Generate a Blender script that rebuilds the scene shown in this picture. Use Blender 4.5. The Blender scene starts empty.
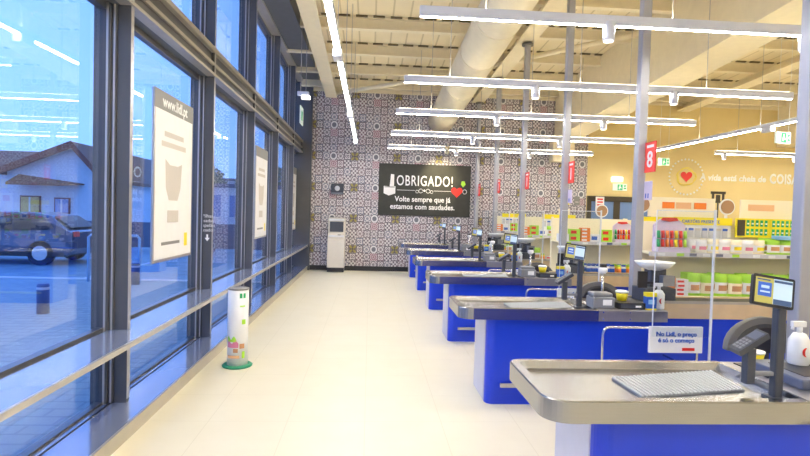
import bpy, bmesh, math, random
from mathutils import Vector, Matrix
random.seed(7)
S = bpy.context.scene
COL = S.collection
PI = math.pi

# ------------------------------------------------------------------ camera
cam_d = bpy.data.cameras.new('camera'); cam = bpy.data.objects.new('camera', cam_d); COL.objects.link(cam)
cam_d.sensor_width = 36; cam_d.lens = 541 / 810 * 36; cam_d.clip_start = 0.02; cam_d.clip_end = 300
yaw, pitch, roll = math.atan(.0656), math.atan(.0296), .028
fw = Vector((math.sin(yaw)*math.cos(pitch), math.cos(yaw)*math.cos(pitch), -math.sin(pitch)))
r0 = Vector((math.cos(yaw), -math.sin(yaw), 0)); u0 = r0.cross(fw)
rr = r0*math.cos(roll) + u0*math.sin(roll); uu = rr.cross(fw)
M = Matrix((rr, uu, -fw)).transposed().to_4x4(); M.translation = Vector((0, 0, 1.65))
cam.matrix_world = M
S.camera = cam

# ------------------------------------------------------------------ world, exposure
W = bpy.data.worlds.new('dusk_sky'); S.world = W; W.use_nodes = True
nt = W.node_tree; nt.nodes.clear()
out = nt.nodes.new('ShaderNodeOutputWorld'); bg = nt.nodes.new('ShaderNodeBackground')
tc = nt.nodes.new('ShaderNodeTexCoord'); sx = nt.nodes.new('ShaderNodeSeparateXYZ')
rp = nt.nodes.new('ShaderNodeValToRGB')
rp.color_ramp.elements[0].position = 0.0; rp.color_ramp.elements[0].color = (.19, .40, 1.0, 1)
rp.color_ramp.elements[1].position = 0.8; rp.color_ramp.elements[1].color = (.13, .30, .92, 1)
nt.links.new(tc.outputs['Generated'], sx.inputs[0]); nt.links.new(sx.outputs['Z'], rp.inputs[0])
nt.links.new(rp.outputs[0], bg.inputs[0]); nt.links.new(bg.outputs[0], out.inputs[0])
SKY = .84
bg.inputs[1].default_value = SKY
S.view_settings.view_transform = 'Standard'; S.view_settings.look = 'None'
S.view_settings.exposure = 1.6; S.view_settings.gamma = 1; S.view_settings.use_curve_mapping = False
LED = 15.0          # emission of the LED diffusers
LEDCOL = (1.0, .955, .86)

# ------------------------------------------------------------------ materials
def newmat(name):
    m = bpy.data.materials.new(name); m.use_nodes = True
    return m, m.node_tree, m.node_tree.nodes['Principled BSDF']
def mat(name, col, rough=.5, metal=0, noise=0.0, nscale=8, spec=.5, coat=0, alpha=None):
    m, t, p = newmat(name)
    c = (*col, 1)
    p.inputs['Base Color'].default_value = c; p.inputs['Roughness'].default_value = rough
    p.inputs['Metallic'].default_value = metal; p.inputs['Specular IOR Level'].default_value = spec
    p.inputs['Coat Weight'].default_value = coat
    if noise:
        n = t.nodes.new('ShaderNodeTexNoise'); n.inputs['Scale'].default_value = nscale; n.inputs['Detail'].default_value = 4
        tcn = t.nodes.new('ShaderNodeTexCoord'); t.links.new(tcn.outputs['Object'], n.inputs['Vector'])
        r = t.nodes.new('ShaderNodeValToRGB')
        r.color_ramp.elements[0].position = .3; r.color_ramp.elements[1].position = .7
        r.color_ramp.elements[0].color = (*[max(0, v*(1-noise)) for v in col], 1)
        r.color_ramp.elements[1].color = (*[min(1, v*(1+noise)) for v in col], 1)
        t.links.new(n.outputs['Fac'], r.inputs[0]); t.links.new(r.outputs[0], p.inputs['Base Color'])
    return m
def emat(name, col, s):
    m, t, p = newmat(name)
    p.inputs['Base Color'].default_value = (*col, 1); p.inputs['Emission Color'].default_value = (*col, 1)
    p.inputs['Emission Strength'].default_value = s
    return m
def thin_glass(name, tint=(1, 1, 1), base=.05, k=.95, rough=0.0):
    m, t, p = newmat(name); t.nodes.remove(p)
    o = t.nodes['Material Output']
    tr = t.nodes.new('ShaderNodeBsdfTransparent'); tr.inputs[0].default_value = (*tint, 1)
    gl = t.nodes.new('ShaderNodeBsdfGlossy'); gl.inputs['Roughness'].default_value = rough
    g = t.nodes.new('ShaderNodeNewGeometry'); d = t.nodes.new('ShaderNodeVectorMath'); d.operation = 'DOT_PRODUCT'
    t.links.new(g.outputs['Incoming'], d.inputs[0]); t.links.new(g.outputs['Normal'], d.inputs[1])
    def mth(op, a, b=None):
        n = t.nodes.new('ShaderNodeMath'); n.operation = op
        for i, v in enumerate((a, b)):
            if v is None: continue
            if isinstance(v, (int, float)): n.inputs[i].default_value = v
            else: t.links.new(v, n.inputs[i])
        return n.outputs[0]
    c = mth('ABSOLUTE', d.outputs['Value']); f = mth('POWER', mth('SUBTRACT', 1, c), 5)
    f = mth('ADD', mth('MULTIPLY', f, k), base)
    mx = t.nodes.new('ShaderNodeMixShader'); t.links.new(f, mx.inputs[0]); t.links.new(tr.outputs[0], mx.inputs[1])
    t.links.new(gl.outputs[0], mx.inputs[2]); t.links.new(mx.outputs[0], o.inputs[0])
    return m
def srgb(r, g, b):
    f = lambda v: ((v/255+.055)/1.055)**2.4 if v > 10 else v/255/12.92
    return (f(r), f(g), f(b))

def N(t):
    def mth(op, a, b=None, c=None):
        n = t.nodes.new('ShaderNodeMath'); n.operation = op
        for i, v in enumerate((a, b, c)):
            if v is None: continue
            if isinstance(v, (int, float)): n.inputs[i].default_value = v
            else: t.links.new(v, n.inputs[i])
        return n.outputs[0]
    return mth
def mixc(t, f, a, b):
    n = t.nodes.new('ShaderNodeMix'); n.data_type = 'RGBA'
    if isinstance(f, (int, float)): n.inputs[0].default_value = f
    else: t.links.new(f, n.inputs[0])
    for i, v in ((6, a), (7, b)):
        if isinstance(v, tuple): n.inputs[i].default_value = (*v, 1)
        else: t.links.new(v, n.inputs[i])
    return n.outputs[2]

def tile_wall_mat():
    m, t, p = newmat('azulejo_tiles'); q = N(t)
    tcn = t.nodes.new('ShaderNodeTexCoord'); s = t.nodes.new('ShaderNodeSeparateXYZ'); t.links.new(tcn.outputs['Object'], s.inputs[0])
    u = q('DIVIDE', q('ADD', s.outputs['X'], 1.03 + .193/2), .193); v = q('DIVIDE', q('ADD', s.outputs['Z'], -3.97 + .211/2), .211)
    i = q('FLOOR', u); j = q('FLOOR', v)
    x = q('SUBTRACT', q('FRACT', u), .5); y = q('SUBTRACT', q('FRACT', v), .5)
    mi = q('FLOORED_MODULO', i, 6); mj = q('FLOORED_MODULO', j, 4)
    r = q('SQRT', q('ADD', q('MULTIPLY', x, x), q('MULTIPLY', y, y))); th = q('ARCTAN2', y, x)
    def isv(a, k): return q('COMPARE', a, k, .25)
    dot = q('MULTIPLY', isv(mi, 0), isv(mj, 0)); yel = q('MULTIPLY', isv(mi, 3), isv(mj, 0)); pink = q('MULTIPLY', isv(mi, 0), isv(mj, 3))
    # repeatable per-tile random
    cb = t.nodes.new('ShaderNodeCombineXYZ'); t.links.new(mi, cb.inputs[0]); t.links.new(mj, cb.inputs[1])
    wn = t.nodes.new('ShaderNodeTexWhiteNoise'); wn.noise_dimensions = '3D'; t.links.new(cb.outputs[0], wn.inputs['Vector'])
    rnd = wn.outputs['Value']
    c4 = q('COSINE', q('MULTIPLY', th, 4)); c8 = q('COSINE', q('MULTIPLY', th, 8))
    pa = q('SINE', q('ADD', q('MULTIPLY', r, 17), q('MULTIPLY', c4, 1.8)))
    pb = q('SINE', q('ADD', q('MULTIPLY', q('ADD', q('ABSOLUTE', x), q('ABSOLUTE', y)), 14), q('MULTIPLY', c8, 1.3)))
    pc = q('MULTIPLY', q('SINE', q('MULTIPLY', x, 12.6)), q('SINE', q('MULTIPLY', y, 12.6)))
    sel1 = q('GREATER_THAN', rnd, .36); sel2 = q('GREATER_THAN', rnd, .72)
    def mixf(f, a, b): return q('ADD', q('MULTIPLY', a, q('SUBTRACT', 1, f)), q('MULTIPLY', b, f))
    pat = mixf(sel2, mixf(sel1, pa, pb), q('MULTIPLY', pc, 1.6))
    ink = q('GREATER_THAN', pat, .12)
    rp = t.nodes.new('ShaderNodeValToRGB'); rp.color_ramp.interpolation = 'CONSTANT'
    e = rp.color_ramp.elements; e[0].position = 0; e[0].color = (*srgb(118, 108, 116), 1); e[1].position = .3; e[1].color = (*srgb(108, 112, 130), 1)
    a = e.new(.55); a.color = (*srgb(126, 104, 112), 1); a = e.new(.75); a.color = (*srgb(100, 92, 102), 1)
    wn2 = t.nodes.new('ShaderNodeTexWhiteNoise'); wn2.noise_dimensions = '3D'
    cb2 = t.nodes.new('ShaderNodeCombineXYZ'); t.links.new(mi, cb2.inputs[0]); t.links.new(mj, cb2.inputs[1]); cb2.inputs[2].default_value = 3.3
    t.links.new(cb2.outputs[0], wn2.inputs['Vector']); t.links.new(wn2.outputs['Value'], rp.inputs[0])
    light = srgb(214, 208, 208)
    c = mixc(t, ink, light, rp.outputs[0])
    # pink rosette
    pk = mixc(t, q('GREATER_THAN', q('SINE', q('ADD', q('MULTIPLY', r, 26), q('MULTIPLY', c8, 1.5))), 0), srgb(215, 200, 202), srgb(140, 80, 100))
    c = mixc(t, pink, c, pk)
    ye = mixc(t, q('GREATER_THAN', q('ADD', c4, q('MULTIPLY', r, 1.4)), .35), srgb(160, 148, 84), srgb(112, 100, 96))
    ye = mixc(t, q('LESS_THAN', r, .12), ye, srgb(90, 85, 85))
    c = mixc(t, yel, c, ye)
    dm = mixc(t, q('LESS_THAN', r, .5), srgb(120, 112, 118), srgb(222, 220, 220))
    dm = mixc(t, q('LESS_THAN', r, .31), dm, srgb(118, 120, 128))
    c = mixc(t, dot, c, dm)
    ed = q('GREATER_THAN', q('MAXIMUM', q('ABSOLUTE', x), q('ABSOLUTE', y)), .485)
    c = mixc(t, ed, c, srgb(165, 160, 160))
    t.links.new(c, p.inputs['Base Color']); p.inputs['Roughness'].default_value = .5
    return m

def floor_mat():
    m, t, p = newmat('cream_floor_tiles'); q = N(t)
    tcn = t.nodes.new('ShaderNodeTexCoord'); s = t.nodes.new('ShaderNodeSeparateXYZ'); t.links.new(tcn.outputs['Object'], s.inputs[0])
    x = q('FRACT', q('DIVIDE', s.outputs['X'], .6)); y = q('FRACT', q('DIVIDE', s.outputs['Y'], .6))
    g = q('MAXIMUM', q('LESS_THAN', x, .008), q('LESS_THAN', y, .008))
    n = t.nodes.new('ShaderNodeTexNoise'); n.inputs['Scale'].default_value = 3; n.inputs['Detail'].default_value = 5
    t.links.new(tcn.outputs['Object'], n.inputs['Vector'])
    base = mixc(t, n.outputs['Fac'], srgb(234, 224, 196), srgb(240, 232, 208))
    c = mixc(t, g, base, srgb(224, 214, 186))
    t.links.new(c, p.inputs['Base Color']); p.inputs['Roughness'].default_value = .36; p.inputs['Specular IOR Level'].default_value = .35
    return m
def deck_mat():
    m, t, p = newmat('ribbed_roof_deck'); q = N(t)
    tcn = t.nodes.new('ShaderNodeTexCoord'); s = t.nodes.new('ShaderNodeSeparateXYZ'); t.links.new(tcn.outputs['Object'], s.inputs[0])
    x = q('FRACT', q('DIVIDE', s.outputs['X'], .33))
    c = mixc(t, q('LESS_THAN', x, .1), srgb(236, 222, 186), srgb(205, 190, 150))
    t.links.new(c, p.inputs['Base Color']); p.inputs['Roughness'].default_value = .6
    return m
def brushed(name, col, rough=.17):
    m, t, p = newmat(name)
    p.inputs['Metallic'].default_value = 1
    tcn = t.nodes.new('ShaderNodeTexCoord'); mp = t.nodes.new('ShaderNodeMapping'); mp.inputs['Scale'].default_value = (2, 60, 60)
    n = t.nodes.new('ShaderNodeTexNoise'); n.inputs['Scale'].default_value = 3; n.inputs['Detail'].default_value = 3
    t.links.new(tcn.outputs['Object'], mp.inputs[0]); t.links.new(mp.outputs[0], n.inputs['Vector'])
    c = mixc(t, n.outputs['Fac'], tuple(v*.92 for v in col), tuple(min(1, v*1.08) for v in col))
    t.links.new(c, p.inputs['Base Color'])
    q = N(t); t.links.new(q('ADD', q('MULTIPLY', n.outputs['Fac'], .12), rough), p.inputs['Roughness'])
    return m
def brick_like(name, a, b, sc, mortar=(.3, .3, .3)):
    m, t, p = newmat(name)
    n = t.nodes.new('ShaderNodeTexBrick'); n.inputs['Scale'].default_value = sc
    n.inputs['Color1'].default_value = (*a, 1); n.inputs['Color2'].default_value = (*b, 1); n.inputs['Mortar'].default_value = (*mortar, 1)
    tcn = t.nodes.new('ShaderNodeTexCoord'); t.links.new(tcn.outputs['Object'], n.inputs['Vector'])
    t.links.new(n.outputs['Color'], p.inputs['Base Color']); p.inputs['Roughness'].default_value = .7
    return m

MT = dict(
    ribshade=mat('painted_rib_shade', srgb(110, 98, 70), .8),
    tiles=tile_wall_mat(), floor=floor_mat(), deck=deck_mat(),
    cream=mat('cream_paint', srgb(240, 228, 196), .6, noise=.03), creamb=mat('cream_steel', srgb(238, 226, 194), .5, noise=.03),
    yellow=mat('ochre_wall_paint', srgb(232, 210, 150), .7, noise=.03, nscale=1.5),
    white=mat('white_plastic', (.85, .85, .85), .4, noise=.02), whitem=mat('white_lacquer', srgb(228, 232, 245), .35, noise=.02),
    frame=mat('dark_window_aluminium', srgb(86, 86, 88), .32, 0, noise=.08, nscale=3),
    frame_l=mat('pale_frame_gasket', srgb(185, 182, 180), .3, .6, noise=.05),
    alu=mat('polished_sill_aluminium', srgb(176, 182, 200), .14, .6, noise=.03, nscale=2),
    alu_edge=mat('satin_edge_aluminium', srgb(186, 180, 168), .35, .4, noise=.04),
    panel=mat('grey_cladding', srgb(96, 98, 102), .5, noise=.06),
    steel=brushed('brushed_stainless', (.37, .37, .385)), steel_d=brushed('dull_stainless', (.42, .42, .46), .34),
    trimw=mat('beige_conveyor_trim', srgb(218, 194, 156), .35, .25, noise=.05),
    blue=mat('royal_blue_laminate', (.006, .045, .60), .32, noise=.05, nscale=2),
    endp=mat('pale_end_panel', srgb(205, 205, 220), .3, .2, noise=.03),
    pole=mat('pale_grey_pole', srgb(172, 173, 182), .35, .3, noise=.03),
    chrome=mat('chrome_tube', (.75, .75, .75), .15, 1, noise=.02),
    dark=mat('charcoal_plastic', srgb(68, 72, 82), .4, noise=.06), black=mat('black_plastic', (.02, .02, .025), .35, noise=.1),
    grey=mat('grey_plastic', srgb(130, 132, 138), .45, noise=.05), mid=mat('mid_grey_cushion', srgb(112, 110, 104), .55, noise=.08),
    glass=thin_glass('window_glass', (.96, .99, 1), .11, .88), acryl=thin_glass('acrylic_sheet', (.93, .95, .97), .035, .6),
    acryl_e=mat('acrylic_cut_edge', srgb(222, 226, 232), .2, 0),
    led=emat('led_diffuser', LEDCOL, LED*1.75), upfill=emat('added_ceiling_fill', (1, .90, .70), LED*.45), ledw=emat('led_lens', (1, .95, .88), 1.2),  # the upward glow is added to brighten the ceiling
    red=mat('red_print', (.75, .03, .02), .4), orange=mat('orange_print', (.95, .25, .03), .4), green=mat('green_print', (.02, .42, .14), .4),
    lime=mat('lime_print', (.40, .74, .05), .4), yel=mat('yellow_print', (.95, .78, .02), .4), bluep=mat('blue_print', (.03, .13, .55), .4),
    sky=mat('light_blue_print', srgb(140, 190, 230), .4), pink=mat('pink_print', srgb(222, 130, 160), .4), lilac=mat('lilac_print', srgb(218, 204, 226), .4),
    board=mat('chalkboard_black', srgb(58, 58, 52), .7, noise=.1), chalk=mat('chalk_white', (.9, .9, .88), .6),
    paper=mat('poster_paper', srgb(240, 238, 236), .5, noise=.02), pgrey=mat('poster_pale_grey', srgb(206, 198, 188), .5), phead=mat('poster_grey', srgb(140, 138, 134), .5),
    teal=mat('green_base_rubber', srgb(40, 150, 110), .4), brown=mat('kraft_brown', srgb(178, 138, 100), .6), peach=mat('peach_print', srgb(240, 190, 140), .5),
    cardb=mat('cream_board', srgb(250, 238, 205), .6), doorf=mat('dark_door_frame', srgb(70, 62, 48), .4), doorg=mat('door_glass_blue', srgb(120, 150, 200), .1),
    rackm=mat('rack_cream_metal', srgb(248, 238, 206), .5), rail=mat('price_rail_grey', srgb(205, 205, 210), .3), bread=mat('bread_brown', srgb(205, 150, 105), .6),
    house=mat('white_render', srgb(205, 215, 225), .8, noise=.04), rooft=brick_like('clay_roof', srgb(120, 80, 62), srgb(145, 100, 76), 6, (.08, .05, .04)),
    fascia=mat('red_brown_fascia', srgb(110, 58, 52), .5, noise=.1), asphalt=mat('wet_asphalt', srgb(130, 158, 170), .45, noise=.2, nscale=2),
    pave=brick_like('grey_pavers', srgb(150, 172, 178), srgb(138, 162, 172), 1.5, srgb(125, 146, 155)), line=mat('road_paint', (.75, .75, .75), .6),
    car=mat('dark_blue_car_paint', srgb(70, 84, 110), .2, .5, coat=1), carw=mat('silver_car_paint', srgb(190, 195, 205), .2, .4, coat=1),
    tyre=mat('tyre_rubber', (.02, .02, .02), .8), bark=mat('bark', (.12, .08, .05), .9), leaf=mat('leaf_green', srgb(58, 96, 78), .7, noise=.3, nscale=2),
    warmlit=mat('painted_glow_pane', srgb(200, 170, 110), .5), kiosk=mat('kiosk_cream', srgb(222, 214, 200), .4, noise=.02), slate=mat('slate_blue_metal', srgb(96, 104, 128), .35, .3, noise=.04),
    mattex=mat('mat_pale_rib', srgb(205, 210, 212), .4, .5), matdk=mat('mat_dark_groove', srgb(140, 144, 148), .5, .3),
    scr_b=emat('screen_blue', (.03, .10, .42), .2), scr_y=emat('screen_yellow', (.45, .41, .10), .10), scr_l=emat('screen_pale', (.42, .55, .68), .18), scr_d=emat('screen_navy', (.04, .08, .18), .15),
    exitg=emat('lit_exit_green', (.02, .42, .15), .15), exitw=emat('lit_exit_white', (.75, .85, .75), .12), redlit=emat('lane_sign_red', (.80, .07, .05), .12), amber=mat('amber_lens', (.9, .3, .05), .3),
)

# ------------------------------------------------------------------ mesh builder
class MB:
    def __init__(s): s.v = []; s.f = []; s.m = []; s.sm = []; s.cur = 0; s.xf = None
    def mi(s, i): s.cur = i; return s
    def add(s, vs, fs, smooth=False):
        b = len(s.v)
        for p in vs:
            p = Vector(p)
            if s.xf is not None: p = s.xf @ p
            s.v.append(tuple(p))
        for k, f in enumerate(fs):
            s.f.append([b+i for i in f]); s.m.append(s.cur); s.sm.append(smooth if isinstance(smooth, bool) else smooth[k])
        return s
    def box(s, x0, y0, z0, x1, y1, z1):
        vs = [(x, y, z) for x in (x0, x1) for y in (y0, y1) for z in (z0, z1)]
        return s.add(vs, [(0, 1, 3, 2), (4, 6, 7, 5), (0, 4, 5, 1), (2, 3, 7, 6), (0, 2, 6, 4), (1, 5, 7, 3)])
    def ring(s, loops, cap=True, smooth=False, close=True):
        n = len(loops[0]); vs = [p for l in loops for p in l]; fs = []; sm = []
        for a in range(len(loops)-1):
            for i in range(n if close else n-1):
                j = (i+1) % n
                fs.append((a*n+i, a*n+j, (a+1)*n+j, (a+1)*n+i)); sm.append(smooth)
        if cap:
            fs.append(tuple(reversed(range(n)))); sm.append(False)
            fs.append(tuple((len(loops)-1)*n+i for i in range(n))); sm.append(False)
        return s.add(vs, fs, sm)
    def cyl(s, p0, p1, r, n=16, r1=None):
        p0 = Vector(p0); p1 = Vector(p1); d = (p1-p0).normalized(); r1 = r if r1 is None else r1
        a = d.orthogonal().normalized(); b = d.cross(a)
        L = []
        for p, q in ((p0, r), (p1, r1)):
            L.append([p + a*q*math.cos(2*PI*i/n) + b*q*math.sin(2*PI*i/n) for i in range(n)])
        return s.ring(L, smooth=True)
    def lathe(s, prof, c=(0, 0, 0), n=24):
        L = [[(c[0]+r*math.cos(2*PI*i/n), c[1]+r*math.sin(2*PI*i/n), c[2]+z) for i in range(n)] for r, z in prof]
        return s.ring(L, smooth=True)
    def tube(s, pts, r, n=8):
        pts = [Vector(p) for p in pts]; L = []; prev = None
        for k, p in enumerate(pts):
            d = (pts[min(k+1, len(pts)-1)] - pts[max(k-1, 0)]).normalized()
            a = (d.orthogonal() if prev is None else (prev - d*prev.dot(d))).normalized(); prev = a; b = d.cross(a)
            L.append([p + a*r*math.cos(2*PI*i/n) + b*r*math.sin(2*PI*i/n) for i in range(n)])
        return s.ring(L, smooth=True)
    def prism(s, poly, z0, z1, axis='z'):
        def P(a, b, c): return (a, b, c) if axis == 'z' else ((a, c, b) if axis == 'y' else (c, a, b))
        return s.ring([[P(a, b, z0) for a, b in poly], [P(a, b, z1) for a, b in poly]])
    def build(s, name, mats, parent=None, loc=(0, 0, 0), bevel=0, recalc=True):
        me = bpy.data.meshes.new(name); me.from_pydata(s.v, [], s.f)
        if not isinstance(mats, (list, tuple)): mats = [mats]
        for m in mats: me.materials.append(MT[m] if isinstance(m, str) else m)
        me.polygons.foreach_set('material_index', s.m); me.polygons.foreach_set('use_smooth', s.sm)
        if recalc:
            bm = bmesh.new(); bm.from_mesh(me); bmesh.ops.recalc_face_normals(bm, faces=bm.faces); bm.to_mesh(me); bm.free()
        o = bpy.data.objects.new(name, me); COL.objects.link(o); o.location = loc
        if parent: o.parent = parent
        if bevel:
            b = o.modifiers.new('bevel', 'BEVEL'); b.width = bevel; b.segments = 2; b.limit_method = 'ANGLE'; b.angle_limit = 1.0
        return o
def rounded(corners, n=6):
    """corners: (x, y, r) counter-clockwise"""
    out = []
    for k, (x, y, r) in enumerate(corners):
        p = Vector((x, y)); a = Vector(corners[k-1][:2]); b = Vector(corners[(k+1) % len(corners)][:2])
        if r <= 0: out.append((x, y)); continue
        da = (a-p).normalized(); db = (b-p).normalized(); half = da.angle(db)/2
        t = r/math.tan(half); c = p + (da+db).normalized()*(r/math.sin(half))
        s0 = p+da*t-c; s1 = p+db*t-c
        a0 = math.atan2(s0.y, s0.x); a1 = math.atan2(s1.y, s1.x); d = (a1-a0+PI) % (2*PI) - PI
        for i in range(n+1):
            an = a0+d*i/n; out.append((c.x+r*math.cos(an), c.y+r*math.sin(an)))
    return out
def arc(cx, cz, r, a0, a1, n=8): return [(cx+r*math.cos(a0+(a1-a0)*i/n), cz+r*math.sin(a0+(a1-a0)*i/n)) for i in range(n+1)]

def thing(name, label, cat, loc=(0, 0, 0), rz=0, group=None):
    o = bpy.data.objects.new(name, None); COL.objects.link(o); o.empty_display_size = .1
    o.location = loc; o.rotation_euler = (0, 0, rz); o['label'] = label; o['category'] = cat
    if group: o['group'] = group
    return o
def tag(o, label, cat, group=None):
    o['label'] = label; o['category'] = cat
    if group: o['group'] = group
    return o
def struct(o, label=None):
    o['kind'] = 'structure'
    if label: o['label'] = label
    return o
def dup(root, loc, rz, label, group=None):
    r = root.copy(); COL.objects.link(r); r.location = loc; r.rotation_euler = (0, 0, rz); r['label'] = label
    if group: r['group'] = group
    for ch in list(root.children):
        c = ch.copy(); COL.objects.link(c); c.parent = r
        for g in list(ch.children):
            d = g.copy(); COL.objects.link(d); d.parent = c
    return r
def text(name, s, size, m, parent, loc, rot=(PI/2, 0, 0), ext=.002, align='CENTER', bold=0.0, sx=1.0, shear=0.0, space=1.0):
    cu = bpy.data.curves.new(name, 'FONT'); cu.body = s; cu.size = size; cu.extrude = ext; cu.align_x = align; cu.offset = bold; cu.shear = shear
    cu.space_character = space; cu.resolution_u = 3
    t = bpy.data.objects.new('tmp_text', cu); COL.objects.link(t)
    dg = bpy.context.evaluated_depsgraph_get(); me = bpy.data.meshes.new_from_object(t.evaluated_get(dg)); me.name = name
    bpy.data.objects.remove(t); bpy.data.curves.remove(cu)
    me.materials.clear(); me.materials.append(MT[m])
    o = bpy.data.objects.new(name, me); COL.objects.link(o); o.location = loc; o.rotation_euler = rot; o.scale = (sx, 1, 1)
    if parent: o.parent = parent
    return o

YB = 14.9      # back wall
XG = -1.915     # glass plane
# ------------------------------------------------------------------ setting: floor, walls
struct(MB().box(-2.12, -4, -.12, 14, YB, 0).build('floor', 'floor'))
wb = struct(MB().box(-2.2, YB, 0, 6.07, YB+.2, 4.86).build('wall_back', 'tiles'))
struct(MB().box(6.07, YB, 0, 14.2, YB+.2, 4.86).build('wall_back_painted', 'yellow'))
struct(MB().box(-2.2, YB-.02, 4.86, 14.2, YB+.2, 6.3).build('wall_back_upper', 'cream'))
struct(MB().box(-1.72, YB-.02, 0, 5.99, YB, .13).build('baseboard_back', 'black'))
struct(MB().box(14, -4, 0, 14.2, YB, 6.4).build('wall_right', 'cream'))
struct(MB().box(-2.2, -4.2, 0, 14.2, -4, 6.4).build('wall_rear', 'cream'))
# roof: deck sloping gently down towards the back
def HD(y): return 5.15 + .05*(YB-y)
ceil = MB()
ceil.ring([[(-2.3, y, HD(y)), (14.2, y, HD(y)), (14.2, y, HD(y)+.1), (-2.3, y, HD(y)+.1)] for y in (-4.2, YB+.2)])
ceil = struct(ceil.build('ceiling', 'deck'))
for y in [YB-.25, 13.4, 12.0, 10.55, 9.1, 7.65, 6.2, 4.75, 3.3, 1.0, -1.5]:
    h = HD(y)
    m = MB()
    m.box(-1.9, y-.07, h-.24, 14, y+.07, h-.2).box(-1.9, y-.07, h-.04, 14, y+.07, h).box(-1.9, y-.02, h-.2, 14, y+.02, h-.04)
    o = m.build('purlin', 'creamb', ceil)
    # dark strips painted in as the shadow where ribs pass over the purlin
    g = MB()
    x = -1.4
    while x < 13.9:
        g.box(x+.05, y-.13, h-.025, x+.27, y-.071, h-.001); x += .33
    g.build('rib_shade_strip', 'ribshade', ceil)
def rafter(name, x0, x1, yb0, drop, y0=-3.8, y1=YB-.03, m='creamb'):
    b = MB(); L = []
    for y in (y0, y1):
        z1 = HD(y)-.24; z0 = z1-drop; f = .03
        L.append([(x0, y, z0), (x1, y, z0), (x1, y, z0+f), (x0+(x1-x0)*.5+.01, y, z0+f), (x0+(x1-x0)*.5+.01, y, z1), (x0+(x1-x0)*.5-.01, y, z1), (x0+(x1-x0)*.5-.01, y, z0+f), (x0, y, z0+f)])
    return b.ring(L).build(name, m, ceil)
rafter('rafter', -1.27, -.97, 0, .22); rafter('rafter', 2.72, 3.05, 0, .2); rafter('rafter', 8.6, 8.95, 0, .2)
b = MB()
for x0, x1 in ((5.08, 5.76), (11.6, 12.4)):
    b = MB(); b.ring([[(x0, y, 3.80+.066*(YB-y)), (x1, y, 3.80+.066*(YB-y)), (x1, y, HD(y)-.02), (x0, y, HD(y)-.02)] for y in (-3.8, YB-.02)])
    b.build('deep_beam', 'creamb', ceil)
MB().box(4.95, YB-.35, 3.15, 5.55, YB-.02, 3.82).build('beam_corbel', 'cream', ceil)
for a, b_ in (((2.34, 12.5, 5.0), (5.1, 9.82, 5.12)), ((-.98, 14.6, 4.77), (1.75, 12.3, 4.78)), ((3.0, 6.2, 5.3), (5.1, 8.4, 5.2))):
    MB().cyl(a, b_, .055, 12).build('brace', 'creamb', ceil)

# ------------------------------------------------------------------ glazed wall on the left
mull = [-2.32, -.10, 2.12, 4.34, 6.55, 8.77, 10.98, 13.19]
for k, y in enumerate(mull):
    m = MB(); m.box(-1.82, y-.025, 0, -1.72, y+.025, 5.10)                       # deep fin
    m.box(-1.855, y-.04, 0, -1.82, y+.04, 5.10); m.box(-1.98, y-.06, 0, -1.855, y+.06, 5.10)
    o = struct(m.build('trim_%d' % (k+1), 'frame', bevel=.004))
    g = MB(); g.box(-1.7205, y-.024, .13, -1.7175, y+.024, 5.09); g.box(-1.885, y-.066, .1, -1.870, y-.06, 5.10); g.box(-1.84, y-.046, .1, -1.828, y-.04, 5.10)
    g.build('gasket', 'frame_l', o)
ends = [-4.0] + mull + [YB]
for k in range(len(ends)-1):
    a, c = ends[k]+(.06 if k else 0), ends[k+1]-(.06 if k < len(ends)-2 else 0)
    w = MB()
    for z0, z1 in ((.02, .115), (.61, .66), (.66, .695), (3.12, 3.22), (3.48, 3.52), (5.02, 5.10)): w.box(-1.95, a, z0, -1.885, c, z1)
    o = struct(w.build('window_%d' % (k+1), 'frame'))
    MB().box(XG-.004, a, .13, XG+.004, c, .61).build('lower_pane', 'glass', o)
    MB().box(XG-.004, a, .71, XG+.004, c, 3.13).build('main_pane', 'glass', o)
    MB().box(XG-.004, a, 3.51, XG+.004, c, 5.03).build('upper_pane', 'glass', o)
def rail(name, prof_parts, y0=-4, y1=YB):
    o = None
    for (x0, z0, x1, z1, m) in prof_parts:
        p = MB().box(x0, y0, z0, x1, y1, z1).build(name if o is None else 'edge_strip', m, o)
        if o is None: o = struct(p)
    return o
rail('trim_sill', [(-2.06, .66, -1.735, .675, 'alu'), (-1.735, .64, -1.715, .677, 'alu_edge'), (-2.05, .645, -1.74, .66, 'panel')])
rail('trim_plinth', [(-2.1, 0, -1.735, .10, 'alu'), (-1.735, 0, -1.715, .105, 'alu_edge'), (-2.04, .10, -2.03, .106, 'black')])
rail('trim_transom', [(-1.94, 3.17, -1.80, 3.50, 'panel'), (-1.80, 3.17, -1.70, 3.20, 'alu_edge'), (-1.80, 3.20, -1.745, 3.30, 'frame'), (-1.80, 3.30, -1.72, 3.335, 'alu_edge'), (-1.80, 3.335, -1.755, 3.45, 'frame'), (-1.80, 3.45, -1.70, 3.50, 'alu_edge')])
rail('trim_head', [(-2.2, 5.10, -1.42, 6.2, 'panel'), (-2.1, 5.06, -1.86, 5.10, 'alu_edge')])
# last bit of dark column at the corner
struct(MB().box(-2.1, YB-.12, 0, -1.61, YB, 5.1).build('trim_corner', 'frame'))

for o in list(COL.objects):
    if o.name.startswith(('trim_', 'window_')) and o.parent is None and o.name not in ('trim_corner', 'trim_head'):
        o.location.x += .06 if o.name in ('trim_sill', 'trim_plinth') else -.14

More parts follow.
